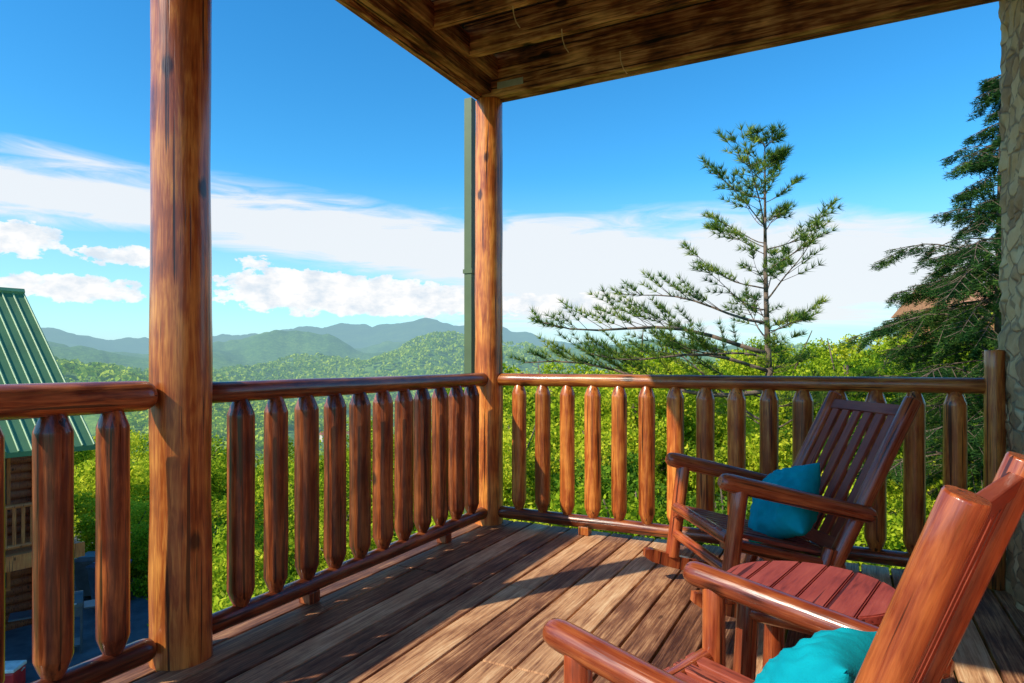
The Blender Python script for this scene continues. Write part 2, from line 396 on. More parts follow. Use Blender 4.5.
# ------------------------------------------------------------------ ROCKING CHAIR
def rocking_chair(loc, rz, label, pitch=0.0, sc=.94):
    rk = lambda x: .036+(x+.28)**2*.26
    xf, xl = .15, 1.03
    lift = -min((rk(x)-.032)*math.cos(pitch)+x*math.sin(pitch) for x in [xf-xl*i/60 for i in range(61)])
    e = root('rocking_chair', (loc[0], loc[1], lift*sc+.002), rz, label, 'rocking chair', 'wooden rocking chairs on the balcony')
    e.rotation_euler = (0, -pitch, rz); e.scale = (sc, sc, sc)
    for s in (1, -1):
        y = .325*s
        V = []; F = []; n = 26
        for i in range(n+1):
            x = xf-xl*i/n; z = rk(x); w = .022; hh = .032 if 0 < i < n else .02
            V += [(x, y-w, z-hh), (x, y+w, z-hh), (x, y+w, z+hh), (x, y-w, z+hh)]
        for i in range(n):
            for j in range(4):
                k = (j+1) % 4; F.append((i*4+j, (i+1)*4+j, (i+1)*4+k, i*4+k))
        F.append((0, 1, 2, 3)); F.append((n*4+3, n*4+2, n*4+1, n*4))
        finish(bpy.data.objects.new('rocker', pymesh('rocker', V, F, M_CHAIR)), e)
        log('leg', (0, y, rk(0)+.02), (0.0, y, .555), .036, .034, e, M_CHAIR, seg=20)
        log('leg', (-.40, y*.9, rk(-.4)+.01), (-.46, y*.9, .34), .030, .030, e, M_CHAIR, seg=16)
        log('armrest', (.095, y, .580), (-.62, y, .505), .039, .035, e, M_CHAIR, e0='round', e1='round', seg=24, flat=1, wob=.03)
        log('backrest_post', (-.475, .285*s, .235), (-.765, .285*s, 1.03), .037, .036, e, M_CHAIR, seg=24, wob=.03, e1='flat')
        log('seat_rail', (.03, .285*s, .315), (-.53, .285*s, .255), .027, .027, e, M_CHAIR, seg=14)
    log('stretcher', (0, -.31, .20), (0, .31, .20), .024, .024, e, M_CHAIR, seg=12)
    log('stretcher', (0.012, -.31, .335), (0.012, .31, .335), .030, .030, e, M_CHAIR, seg=14)
    log('stretcher', (-.42, -.28, .17), (-.42, .28, .17), .024, .024, e, M_CHAIR, seg=12)
    sl = bmesh.new(); n = 8
    for i in range(n):
        y = -.235+.47*i/(n-1)
        tmp = box_bm(.56, .048, .018, .004)
        bmesh.ops.rotate(tmp, matrix=Matrix.Rotation(-math.atan2(.06, .56), 3, 'Y'), verts=tmp.verts)
        bmesh.ops.translate(tmp, vec=(-.245, y, .325), verts=tmp.verts)
        mt = bpy.data.meshes.new('t'); tmp.to_mesh(mt); tmp.free(); sl.from_mesh(mt); bpy.data.meshes.remove(mt)
    for v in sl.verts: v.co = Vector((-v.co.z, v.co.y, v.co.x))
    me = bpy.data.meshes.new('seat'); sl.to_mesh(me); sl.free(); me.materials.append(M_SLAT)
    so = bpy.data.objects.new('seat', me); so.rotation_mode = 'QUATERNION'
    so.rotation_quaternion = Quaternion((0, 1, 0), math.pi/2)
    finish(so, e)
    bd = Vector((-.29, 0, .795)).normalized()
    def bp(t): return Vector((-.475, 0, .235))+bd*t
    parts = bmesh.new()
    for i in range(6):
        y = -.2125+.085*i
        tmp = box_bm(.053, .018, .66, .004)
        bmesh.ops.translate(tmp, vec=(y, 0, .46), verts=tmp.verts)
        mt = bpy.data.meshes.new('t'); tmp.to_mesh(mt); tmp.free(); parts.from_mesh(mt); bpy.data.meshes.remove(mt)
    me = bpy.data.meshes.new('backrest'); parts.to_mesh(me); parts.free(); me.materials.append(M_SLAT)
    bo = bpy.data.objects.new('backrest', me); orient(bo, bp(0), bd, (0, 1, 0)); finish(bo, e)
    for t, w in ((.785, .052), (.115, .06)):
        p = bp(t); plank('backrest_rail', p+Vector((0, -.255, 0)), p+Vector((0, .255, 0)), w, .030, e, M_SLAT, bd)
    return e
def chair_at(front, fwd, label, pitch, sc):
    f = Vector(Wd(*fwd)).normalized(); p = W(*front)
    return rocking_chair(p, math.atan2(f.y, f.x), label, pitch, sc), f, Vector((p[0], p[1], 0))
c1, f1, p1 = chair_at((.860, 3.09), (-.99, -.11), 'reddish brown slatted rocking chair with teal cushion near the railing', R(7.5), 1.0)
c2, f2, p2 = chair_at((.357, 1.64), (-.70, .71), 'glossy log rocking chair with teal cushion beside round table', R(0), .92)

def cushion_mat():
    t = NT('teal_fabric'); tc = t.n('ShaderNodeTexCoord'); v = tc.outputs['Object']
    n = t.noise(v, 9, 4); fine = t.noise(v, 260, 2)
    c = t.ramp(n, [(.3, (.0, .29, .36)), (.7, (.002, .42, .49))])
    b = t.bsdf(c, .9, t.math('ADD', t.math('MULTIPLY', n, 1.2), t.math('MULTIPLY', fine, .25)), .5, .01)
    b.inputs['Specular IOR Level'].default_value = .15; return t.m
M_TEAL = cushion_mat()
def cushion(loc, rot, size, label, seed):
    n = 40; V = []; F = []; a = size/2; th = .105
    for s in (1, -1):
        for i in range(n+1):
            for j in range(n+1):
                u = -1+2*i/n; v = -1+2*j/n
                x = u*a*(1-.08*(1-v*v)*abs(u)**3); y = v*a*(1-.08*(1-u*u)*abs(v)**3)
                hgt = th*(max(0, (1-abs(u)**2.4)*(1-abs(v)**2.4))**.55)
                wr = 1+.30*noise.noise(Vector((u*1.8+seed, v*1.8, s)))+.17*noise.noise(Vector((u*6+seed, v*6, s)))
                V.append((x, y, s*hgt*wr))
    N = (n+1)**2
    for s in (0, 1):
        for i in range(n):
            for j in range(n):
                q = [s*N+i*(n+1)+j, s*N+(i+1)*(n+1)+j, s*N+(i+1)*(n+1)+j+1, s*N+i*(n+1)+j+1]
                F.append(tuple(q if s == 0 else q[::-1]))
    me = pymesh('cushion', V, F, M_TEAL, True)
    bm = bmesh.new(); bm.from_mesh(me); bmesh.ops.remove_doubles(bm, verts=bm.verts, dist=.0005); bm.to_mesh(me); bm.free()
    o = bpy.data.objects.new('cushion', me); o.location = loc
    o.rotation_mode = 'QUATERNION'; o.rotation_quaternion = rot
    finish(o, None, label, 'cushion', 'teal cushions on the rocking chairs')
def cushion_on(p, f, back, side, z, size, tilt, roll, label, seed):
    left = Vector((-f.y, f.x))
    loc = (p.x-f.x*back+left.x*side, p.y-f.y*back+left.y*side, z)
    nrm = Vector((f.x*math.cos(tilt), f.y*math.cos(tilt), math.sin(tilt)))
    up = Vector((0, 0, 1)); up = (up-nrm*up.dot(nrm)).normalized(); xx = up.cross(nrm)
    q = Matrix((xx, up, nrm)).transposed().to_quaternion() @ Quaternion((0, 0, 1), roll)
    cushion(loc, q, size, label, seed)
cushion_on(p1, f1, .40, .08, .475, .37, R(32), R(26), 'plump teal square cushion leaning on slatted rocking chair', 1.3)
cushion_on(p2, f2, .385, .0, .42, .36, R(35), R(8), 'plump teal square cushion on the glossy log rocking chair', 7.7)

# ------------------------------------------------------------------ TABLE
tp = W(.905, 2.00); tf = Wd(-.78, .62)
tb = root('side_table', (tp[0], tp[1], 0), math.atan2(tf[1], tf[0]), 'small round slatted wooden side table between rocking chairs', 'table')
RT = .25; zt = .445
bm = bmesh.new()
sw_ = 2*RT/6
for i in range(6):
    x0 = -RT+i*sw_+.002; x1 = x0+sw_-.004; pts = []
    for k in range(13):
        xx = x0+(x1-x0)*k/12; pts.append((xx, -math.sqrt(max(0.0004, RT*RT-xx*xx))))
    poly = pts+[(xx, -yy_) for xx, yy_ in pts[::-1]]
    vb = [bm.verts.new((px_, -.014, py_)) for px_, py_ in poly]; vt = [bm.verts.new((px_, .014, py_)) for px_, py_ in poly]
    n = len(poly); bm.faces.new(vb); bm.faces.new(vt[::-1])
    for k in range(n): bm.faces.new((vb[k], vt[k], vt[(k+1) % n], vb[(k+1) % n]))
bmesh.ops.recalc_face_normals(bm, faces=bm.faces)
bmesh.ops.bevel(bm, geom=[e_ for e_ in bm.edges if len(e_.link_faces) == 2 and e_.calc_face_angle() > 1], offset=.004, segments=2, affect='EDGES')
me = bpy.data.meshes.new('tabletop'); bm.to_mesh(me); bm.free(); me.materials.append(M_TABLE)
to = bpy.data.objects.new('tabletop', me); orient(to, (0, 0, zt), (1, 0, 0), (0, 1, 0)); finish(to, tb)
to.rotation_quaternion = Matrix(((1, 0, 0), (0, 0, -1), (0, 1, 0))).to_quaternion()
for sx in (-1, 1):
    for sy in (-1, 1):
        log('leg', (sx*.155, sy*.155, 0), (sx*.135, sy*.135, zt-.014), .034, .032, tb, M_CHAIR, seg=16)
for s in (-1, 1):
    log('apron', (-.14, s*.14, zt-.055), (.14, s*.14, zt-.055), .026, .026, tb, M_CHAIR, seg=12)
    log('apron', (s*.14, -.14, zt-.055), (s*.14, .14, zt-.055), .024, .024, tb, M_CHAIR, seg=12)
    log('stretcher', (-.15, s*.15, .14), (.15, s*.15, .14), .02, .02, tb, M_CHAIR, seg=12)

# ------------------------------------------------------------------ TERRAIN
def interp(x, pts):
    if x <= pts[0][0]: return pts[0][1]
    for (a, b), (c, d) in zip(pts[:-1], pts[1:]):
        if x <= c: return b+(d-b)*smooth((x-a)/(c-a))
    return pts[-1][1]
H2 = [(-60, 420), (-44, 540), (-38, 580), (-34, 480), (-31, 370), (-28, 350), (-24.8, 430), (-18, 530), (-13, 580), (-7, 680), (-2, 610), (1, 480), (4, 330), (10, 240), (40, 240)]
H1 = [(-60, 100), (-36, 110), (-28, 90), (-24, 160), (-18, 230), (-13, 160), (-9, 240), (-3, 190), (2, 150), (12, 110), (60, 110)]
def gh(gx, gy):
    r = math.hypot(gx, gy); az = math.degrees(math.atan2(gx, gy))
    sR = smooth((az+4)/18)
    if az > 100 or az < -140: sR = 1
    r0 = 14+13*smooth((-20-az)/8)*(1 if az > -120 else 0)
    sl = .36*(1-sR)+.10*sR
    z = -4.7-100*(1-math.exp(-sl*max(0, r-r0)/100))
    z += noise.fractal(Vector((gx/35, gy/35, 3)), 1, 2, 3)*1.6*smooth((r-r0)/30)
    if r > 300:
        k = smooth((r-300)/900)
        z += k*(noise.fractal(Vector((gx/600, gy/600, 1.5)), 1, 2.1, 5)*95+5+32*smooth((r-900)/900))
    if r > 1500:
        nz = noise.fractal(Vector((gx/1400, gy/1400, 9)), 1, 2.1, 4)
        z += math.exp(-((r-3400)/1000)**2)*(interp(az, H1)*(.8+.7*nz))
        nz2 = noise.fractal(Vector((gx/2500, gy/2500, 4)), 1.2, 2.1, 4)
        z += math.exp(-((r-5600)/1300)**2)*interp(az, H1)*1.15*(.7+.9*nz2)
        z += math.exp(-((r-9800)/2000)**2)*(interp(az, H2)*(1+.2*nz2))
    return z
azs = [-180+3*i for i in range(int(125/3))]+[-55+.16*i for i in range(int(110/.16)+1)]
azs += [a for a in [57+3*i for i in range(41)] if a < 178]
radii = [.5]
while radii[-1] < 16000: radii.append(radii[-1]*1.048+.25)
V = [(*W(0, 0), gh(0, .1))]; F = []
na = len(azs)
for r in radii:
    for a in azs:
        gx, gy = r*math.sin(R(a)), r*math.cos(R(a))
        wx, wy = W(gx, gy); V.append((wx, wy, gh(gx, gy)))
for j in range(na): F.append((0, 1+(j+1) % na, 1+j))
for i in range(len(radii)-1):
    for j in range(na):
        k = (j+1) % na
        F.append((1+i*na+j, 1+i*na+k, 1+(i+1)*na+k, 1+(i+1)*na+j))
g = bpy.data.objects.new('ground', pymesh('ground', V, F, M_GROUND, True)); finish(g, kind='structure')
GZ = -4.7
def flat_sheet(name, pts, z, mat):
    m = MB(); m.poly([(*W(*p), z) for p in pts]); return m.obj(name, mat, None, kind='structure')
M_ASPH = simple_mat('grey_driveway', (.09, .10, .12), .9, 0, .3, 3)
flat_sheet('driveway', [(-15, 2), (-3.6, 6), (-5.5, 13), (-8, 21), (-11, 24), (-20, 24), (-22, 10)], GZ+.05, M_ASPH)

# ------------------------------------------------------------------ NEIGHBOUR CABIN
M_GROOF = simple_mat('green_metal_roof', (.10, .215, .09), .6, 0, .12, 1.5)
M_RIB = simple_mat('green_metal_rib', (.22, .37, .18), .5, 0, .12, 1.5)
M_GLASS = simple_mat('window_glass', (.06, .09, .11), .08, 0, .2, 1)
lx = Wd(.585, .81)
cp = W(-8.9, 14.0)
cb = root('log_cabin', (cp[0], cp[1], GZ), math.atan2(lx[1], lx[0]), 'log cabin with green ribbed metal roof and covered porch', 'cabin')
ZE = 4.07; ZR = 7.57; RY = 4.1
m = MB()
for s, y0, y1 in ((1, 0, RY), (-1, 2*RY, RY)):
    m.poly([(-9, y0, ZE), (0, y0, ZE), (0, y1, ZR), (-9, y1, ZR)] if s == 1 else [(0, y0, ZE), (-9, y0, ZE), (-9, y1, ZR), (0, y1, ZR)])
    m.poly([(-9, y0, ZE-.1), (-9, y1, ZR-.1), (0, y1, ZR-.1), (0, y0, ZE-.1)])
    m.poly([(-9, y0, ZE-.1), (0, y0, ZE-.1), (0, y0, ZE), (-9, y0, ZE)])
    m.poly([(0, y0, ZE-.1), (0, y1, ZR-.1), (0, y1, ZR), (0, y0, ZE)])
roof = m.obj('roof', M_GROOF, cb)
m = MB()
for i in range(41):
    x = -.02-i*.2245
    for y0 in (0, 2*RY): m.prism((x, y0, ZE+.015), (x, RY, ZR+.015), .022, None, 5)
m.prism((0, RY, ZR+.02), (-9, RY, ZR+.02), .09, None, 6)
o = m.obj('roof_rib', M_RIB, roof)
m = MB()
for i in range(21):
    z = .1+i*.19
    m.prism((-8.7, 1.75, z), (-.4, 1.75, z), .108, None, 10); m.prism((-8.7, 6.5, z), (-.4, 6.5, z), .108, None, 10)
    for x in (-.5, -8.6): m.prism((x, 1.6, z+.08), (x, 6.65, z+.08), .108, None, 10)
for i in range(18):
    z = 4.05+i*.19; hw_ = (ZR-.15-z)/(ZR-ZE)*RY
    if hw_ > .1:
        for x in (-.5, -8.6): m.prism((x, RY-hw_, z), (x, RY+hw_, z), .1, None, 8)
m.obj('wall', M_CABINLOG, cb, True)
m = MB(); m.box((-4.5, .95, 1.93), (8.6, 1.6, .14))
m.box((-4.5, .17, 1.86), (8.7, .05, .3)); m.obj('porch_floor', M_TRIM, cb)
for x in (-.45, -3.2, -6.0, -8.6):
    m = MB(); m.prism((x, .3, 0), (x, .3, ZE+.15), .09, .085, 12); m.obj('post', M_TRIM, cb, True)
m = MB()
for (a, b) in (((-8.6, .3), (-.45, .3)), ((-.45, .3), (-.45, 1.65))):
    for z in (2.15, 2.95): m.prism((*a, z), (*b, z), .045, None, 8)
    L = math.hypot(b[0]-a[0], b[1]-a[1]); n = int(L/.15)
    for i in range(1, n):
        t = i/n; m.prism((a[0]+(b[0]-a[0])*t, a[1]+(b[1]-a[1])*t, 2.15), (a[0]+(b[0]-a[0])*t, a[1]+(b[1]-a[1])*t, 2.95), .034, None, 6)
m.obj('railing', M_TRIM, cb)
for x, z in ((-1.6, 2.7), (-4.6, 2.7), (-1.6, .9), (-6.5, .9)):
    m = MB()
    m.box((x, 1.62, z+.05), (1.14, .06, .07)); m.box((x, 1.62, z+1.1), (1.14, .06, .07))
    for dx in (-.54, 0, .54): m.box((x+dx, 1.62, z+.575), (.06, .06, .97))
    wo = m.obj('window', M_TRIM, cb)
    m = MB(); m.box((x, 1.645, z+.575), (1.02, .02, .96)); m.obj('pane', M_GLASS, wo)
m = MB(); m.box((-3.1, 1.62, 2.95), (.9, .05, 1.95)); d_ = m.obj('door', simple_mat('door_paint', (.2, .09, .05), .5), cb)
m = MB(); m.prism((-2.75, 1.58, 2.95), (-2.75, 1.5, 2.95), .03, None, 8); m.obj('handle', M_METAL, d_)

# ------------------------------------------------------------------ items by the cabin
def grill(c, rz):
    p = W(*c); e = root('barbecue_grill', (p[0], p[1], GZ+.05), rz, 'dark barbecue grill with side shelves on the driveway', 'grill')
    M_BLK = simple_mat('grill_enamel', (.06, .075, .09), .4)
    m = MB()
    for x in (-.38, .38):
        for y in (-.22, .22): m.box((x, y, .38), (.04, .04, .76))
    m.box((0, 0, .16), (.74, .44, .03)); m.obj('frame', M_BLK, e)
    m = MB(); m.box((0, 0, .84), (.80, .50, .18)); m.obj('body', M_BLK, e)
    m = MB(); n = 10; ring = []
    for k in range(n+1):
        a = math.pi*k/n; ring.append((math.cos(a)*.26, .935+math.sin(a)*.24))
    for x in (-.41, .41):
        for (y, z) in ring: m.V.append((x, y, z))
    for k in range(n): m.F.append((k, k+1, n+1+k+1, n+1+k))
    m.F.append(tuple(range(n, -1, -1))); m.F.append(tuple(range(n+1, 2*n+2))); lid = m.obj('lid', M_BLK, e)
    m = MB(); m.prism((-.3, -.30, 1.02), (.3, -.30, 1.02), .018); m.obj('handle', M_METAL, lid)
    for s in (-1, 1):
        m = MB(); m.box((s*.60, 0, .88), (.36, .44, .03)); m.obj('shelf', M_BLK, e)
grill((-9.0, 13.0), R(60))
def bin_(c, lab, col):
    p = W(*c); e = root('trash_bin', (p[0], p[1], GZ+.05), R(random.uniform(0, 60)), lab, 'trash bin', 'trash bins by the cabin')
    m = MB(); V = []
    for z, w in ((.12, .24), (.95, .31)):
        for x, y in ((-1, -1), (1, -1), (1, 1), (-1, 1)): V.append((x*w, y*w, z))
    m.V = V; m.F = [(0, 3, 2, 1), (4, 5, 6, 7), (0, 1, 5, 4), (1, 2, 6, 5), (2, 3, 7, 6), (3, 0, 4, 7)]
    m.box((0, 0, .95), (.66, .66, .05)); mt = simple_mat('bin_plastic', col, .5); m.obj('body', mt, e)
    m = MB(); m.V = [(-.34, -.34, .985), (.34, -.34, .985), (.34, .34, .985), (-.34, .34, .985), (-.22, -.26, 1.07), (.22, -.26, 1.07), (.22, .26, 1.07), (-.22, .26, 1.07)]
    m.F = [(0, 3, 2, 1), (4, 5, 6, 7), (0, 1, 5, 4), (1, 2, 6, 5), (2, 3, 7, 6), (3, 0, 4, 7)]; m.prism((-.3, .37, .97), (.3, .37, .97), .03); m.obj('lid', mt, e)
    for s in (-1, 1):
        m = MB(); m.prism((s*.25, .27, .13), (s*.31, .27, .13), .13, None, 16); m.obj('wheel', simple_mat('rubber', (.02, .02, .02), .8), e)
bin_((-9.6, 15.6), 'dark blue wheeled trash bin beside the log cabin', (.06, .11, .18))
bin_((-10.3, 16.1), 'dark grey wheeled trash bin beside the log cabin', (.12, .14, .16))
p = W(-9.05, 11.6)
e = root('cooler', (p[0], p[1], GZ+.05), R(35), 'red plastic cooler with white lid on the driveway', 'cooler')
bm = box_bm(.62, .38, .34, .03); bmesh.ops.translate(bm, vec=(0, 0, .17), verts=bm.verts)
me = bpy.data.meshes.new('body'); bm.to_mesh(me); bm.free(); me.materials.append(simple_mat('red_plastic', (.6, .02, .02), .4)); finish(bpy.data.objects.new('body', me), e)
bm = box_bm(.64, .40, .07, .02); bmesh.ops.translate(bm, vec=(0, 0, .38), verts=bm.verts)
me = bpy.data.meshes.new('lid'); bm.to_mesh(me); bm.free(); me.materials.append(simple_mat('white_plastic', (.75, .75, .72), .4)); finish(bpy.data.objects.new('lid', me), e)
for s in (-1, 1):
    m = MB(); m.prism((s*.33, 0, .3), (s*.38, 0, .36), .012); m.obj('handle', M_METAL, e)

# ------------------------------------------------------------------ FOLIAGE generators
def rand_unit(rng, n):
    v = rng.normal(size=(n, 3)); return v/np.linalg.norm(v, axis=1)[:, None]
def leaf_quads(C, size, rng, N=None, asp=.6):
    n = len(C); d = rand_unit(rng, n)
    if N is not None: d = d+N*.9; d /= np.linalg.norm(d, axis=1)[:, None]
    t = np.cross(d, rand_unit(rng, n)); t /= np.linalg.norm(t, axis=1)[:, None]+1e-9
    s = np.cross(d, t); sz = (np.asarray(size)*rng.uniform(.7, 1.3, n))[:, None]
    return np.stack([C-t*sz, C-s*sz*asp, C+t*sz, C+s*sz*asp], 1).reshape(-1, 3)
def crown_mesh(name, seed, K=46, per=400, mat=None, leaf=.031):
    rng = np.random.default_rng(seed)
    d = rand_unit(rng, K); rad = rng.uniform(.45, 1.05, K)[:, None]
    cc = d*rad*np.array([1, 1, 1.05]); cc[:, 2] = np.where(cc[:, 2] < -.55, cc[:, 2]*.6, cc[:, 2])
    allc = []; alln = []
    for c in cc:
        n = int(per*rng.uniform(.6, 1.3)); u = rand_unit(rng, n); rr = rng.uniform(.18, .36)
        q = c+u*rr*(rng.uniform(.2, 1.15, n)**.6)[:, None]*np.array([1.15, 1.15, .75])
        allc.append(q); alln.append(u*.6+np.array([0, 0, .5]))
    C = np.vstack(allc); N = np.vstack(alln)
    return npmesh(name, leaf_quads(C, leaf, rng, N), 4, mat), cc
def trunk_mesh(name, cc, H, seed):
    m = MB(); rnd = random.Random(seed)
    pts = [Vector((0, 0, -H-.3)), Vector((rnd.uniform(-.06, .06), rnd.uniform(-.06, .06), -H*.5)), Vector((0, 0, -.5)), Vector((.04, -.03, .5))]
    for (a, b), (r0, r1) in zip(zip(pts[:-1], pts[1:]), ((.10, .08), (.08, .055), (.055, .02))): m.prism(a, b, r0, r1, 9)
    for c in cc[::2]:
        a = Vector((0, 0, -.55+max(0, c[2])*.6)); b = Vector(c); mid = (a+b)/2+Vector((0, 0, -.08))
        m.prism(a, mid, .03, .02, 5); m.prism(mid, b, .02, .008, 5)
    return pymesh(name, m.V, m.F, M_BARK, True)
variants = []
for i in range(5):
    cm, cc = crown_mesh('crown', 20+i, mat=M_LEAF if i < 4 else M_LEAFD); variants.append((cm, trunk_mesh('trunk', cc, 2.2, i)))
def tree(gx, gy, ztop, rad, v, lab):
    x, y = W(gx, gy)
    e = root('tree', (x, y, gh(gx, gy)-.1), random.uniform(0, 6.28), lab, 'tree', 'leafy trees on the slope below the balcony')
    zc = ztop-rad*1.25-(gh(gx, gy)-.1)
    for nm, me in (('crown', variants[v][0]), ('trunk', variants[v][1])):
        o = bpy.data.objects.new(nm, me); o.location = (0, 0, zc)
        o.scale = (rad, rad, rad) if nm == 'crown' else (rad, rad, max(rad, (zc)/2.3))
        finish(o, e)
L1 = 'bright yellow green leafy tree growing below the balcony'; L2 = 'dark green leafy tree on the wooded slope'
rnd = random.Random(5); placed = []
def try_tree(px, cy, ytop, rad, v=None, ov=.62):
    gx = (px-512)/655*cy; x, y = W(gx, cy)
    if x > -.5-rad*1.25 and y < .5+rad*1.25: return
    for q in placed:
        if math.hypot(q[0]-x, q[1]-y) < (q[2]+rad)*ov: return
    placed.append((x, y, rad)); zt = 1.14-(ytop-362)/655*cy
    if zt-gh(gx, cy) < rad*1.5: zt = gh(gx, cy)+rad*1.5
    v = rnd.randrange(4) if v is None else v
    tree(gx, cy, zt, rad, v, L2 if v == 4 else L1)
for cy in (8, 10, 12.5):
    for px in range(500, 1180, 50):
        try_tree(px+rnd.uniform(-20, 20), cy+rnd.uniform(-.6, .6), {8: 465, 10: 420, 12.5: 388}[cy]+rnd.uniform(-14, 26), rnd.uniform(.9, 1.35)*(cy/9)**.4, rnd.choice([0, 1, 2, 3, 0, 2, 4]))
for cy in (16, 21, 27, 34):
    for px in range(505, 1100, 50):
        try_tree(px+rnd.uniform(-22, 22), cy+rnd.uniform(-1.5, 1.5), (344 if px > 620 else 352)+rnd.uniform(-14, 16)-(8 if px > 800 else 0)+(8 if px < 560 else 0), rnd.uniform(1.3, 2.3)*(cy/18)**.5, rnd.choice([0, 1, 2, 3, 3, 0]))
for px, cy, yt, rr in ((905, 20, 318, 1.9), (1010, 22, 296, 2.4), (958, 24, 304, 2.2), (870, 24, 332, 2.0), (1040, 17, 290, 2.2), (935, 17, 322, 1.6)):
    gx = (px-512)/655*cy; tree(gx, cy, 1.14-(yt-362)/655*cy, rr, rnd.choice([1, 4, 4]), L2)
for cy, yt in ((6.5, 612), (8.5, 575), (11, 542), (14, 508), (18, 480), (23, 460), (30, 440), (38, 422)):
    for px in range(110, 530, 42):
        if px < 205 and cy < 17: continue
        try_tree(px+rnd.uniform(-16, 16), cy+rnd.uniform(-.8, .8), yt+rnd.uniform(-14, 20), (1.0+cy*.045)*rnd.uniform(.75, 1.15), rnd.choice([0, 1, 2, 3, 0, 1, 4]))
for px, cy, yt in ((120, 25, 470), (60, 27, 450), (150, 23, 520), (20, 30, 400), (95, 33, 420), (150, 35, 415)):
    try_tree(px, cy, yt, 2.2, rnd.randrange(4))

def forest():
    rng = np.random.default_rng(3); parts = []
    def scatter(n, r0, r1, rad, q, ls):
        u = rng.uniform(size=n); r = np.sqrt(r0*r0+u*(r1*r1-r0*r0)); az = rng.uniform(R(-46), R(34 if r1 > 200 else 44), n)
        out = []
        for ri, ai in zip(r, az):
            gx, gy = ri*math.sin(ai), ri*math.cos(ai)
            if math.hypot(gx+230, gy-800) < 55 or (ai < R(-20) and ri < 42): continue
            cl = noise.noise(Vector((gx/140, gy/140, 7)))
            if ri > 350 and cl > .42: continue
            x, y = W(gx, gy); out.append((x, y, gh(gx, gy)))
        P = np.array(out); k = len(P); rr = rad*rng.uniform(.7, 1.35, k)
        u3 = rand_unit(rng, k*q).reshape(k, q, 3); u3[:, :, 2] = np.abs(u3[:, :, 2])*1.2-.25
        C = P[:, None, :]+np.array([0, 0, 1])*(rr*1.5)[:, None, None]+u3*rr[:, None, None]*rng.uniform(.75, 1.05, (k, q))[:, :, None]
        N = u3.reshape(-1, 3)
        parts.append(leaf_quads(C.reshape(-1, 3), np.repeat(rr*ls, q), rng, N*1.6, .8))
    scatter(1100, 40, 110, 2.8, 240, .10)
    scatter(3200, 110, 330, 3.6, 75, .22)
    scatter(13000, 330, 1100, 4.2, 20, .45)
    scatter(17000, 1100, 2500, 5.4, 8, .75)
    V = np.vstack(parts)
    o = bpy.data.objects.new('forest', npmesh('forest', V, 4, M_FOREST))
    finish(o, None, 'green forest mass covering the valley and hills', 'forest', None, 'stuff')
forest()

def house(gx, gy, s, col, rcol, lab):
    x, y = W(gx, gy); z = gh(gx, gy)
    e = root('house', (x, y, z+1), random.uniform(0, 3), lab, 'house', 'distant houses in the valley')
    m = MB(); m.box((0, 0, 3.2*s), (13*s, 8*s, 6.4*s)); w = m.obj('wall', simple_mat('house_paint', col, .8), e)
    m = MB(); m.V = [(-7*s, -4.6*s, 6.2*s), (7*s, -4.6*s, 6.2*s), (7*s, 4.6*s, 6.2*s), (-7*s, 4.6*s, 6.2*s), (-7*s, 0, 9.5*s), (7*s, 0, 9.5*s)]
    m.F = [(0, 1, 5, 4), (2, 3, 4, 5), (0, 4, 3), (1, 2, 5), (0, 3, 2, 1)]; m.obj('roof', simple_mat('house_roof', rcol, .7), e)
    for i in (-1, 0, 1):
        for sd in (-1, 1):
            m = MB(); m.box((i*3.8*s, sd*4.02*s, 3.6*s), (1.4*s, .1, 1.6*s)); m.obj('window', M_GLASS, e)
for a in ((-225, 800, 1.3, (.6, .5, .42), (.35, .14, .09)), (-255, 830, 1.1, (.7, .68, .62), (.3, .12, .08)), (-205, 825, 1.0, (.7, .66, .6), (.4, .2, .13)),
          (-420, 1500, 1.5, (.75, .74, .7), (.3, .3, .3)), (-330, 1700, 1.6, (.75, .73, .7), (.4, .3, .25))):
    house(*a, 'small pale house with brown roof amid distant forest')

p = W(24.2, 32); e = root('house', (p[0], p[1], -5.6), R(15), 'orange brown wooden house half hidden behind trees', 'house')
m = MB()
for i in range(46): m.box((0, 0, .12+i*.2), (7.0, 7.0, .185))
m.obj('wall', simple_mat('orange_siding', (.66, .29, .12), .8, 0, .2, 2), e)
m = MB(); m.V = [(-3.9, -4, 9.2), (3.9, -4, 9.2), (3.9, 4, 9.2), (-3.9, 4, 9.2), (-3.9, 0, 10.6), (3.9, 0, 10.6)]
m.F = [(0, 1, 5, 4), (2, 3, 4, 5), (0, 4, 3), (1, 2, 5), (0, 3, 2, 1)]; m.obj('roof', simple_mat('orange_shingle', (.48, .22, .11), .9), e)
for x in (-2.3, 2.3):
    m = MB(); m.box((x, -3.52, 6.4), (1.1, .08, 1.3)); m.obj('window', M_GLASS, e)

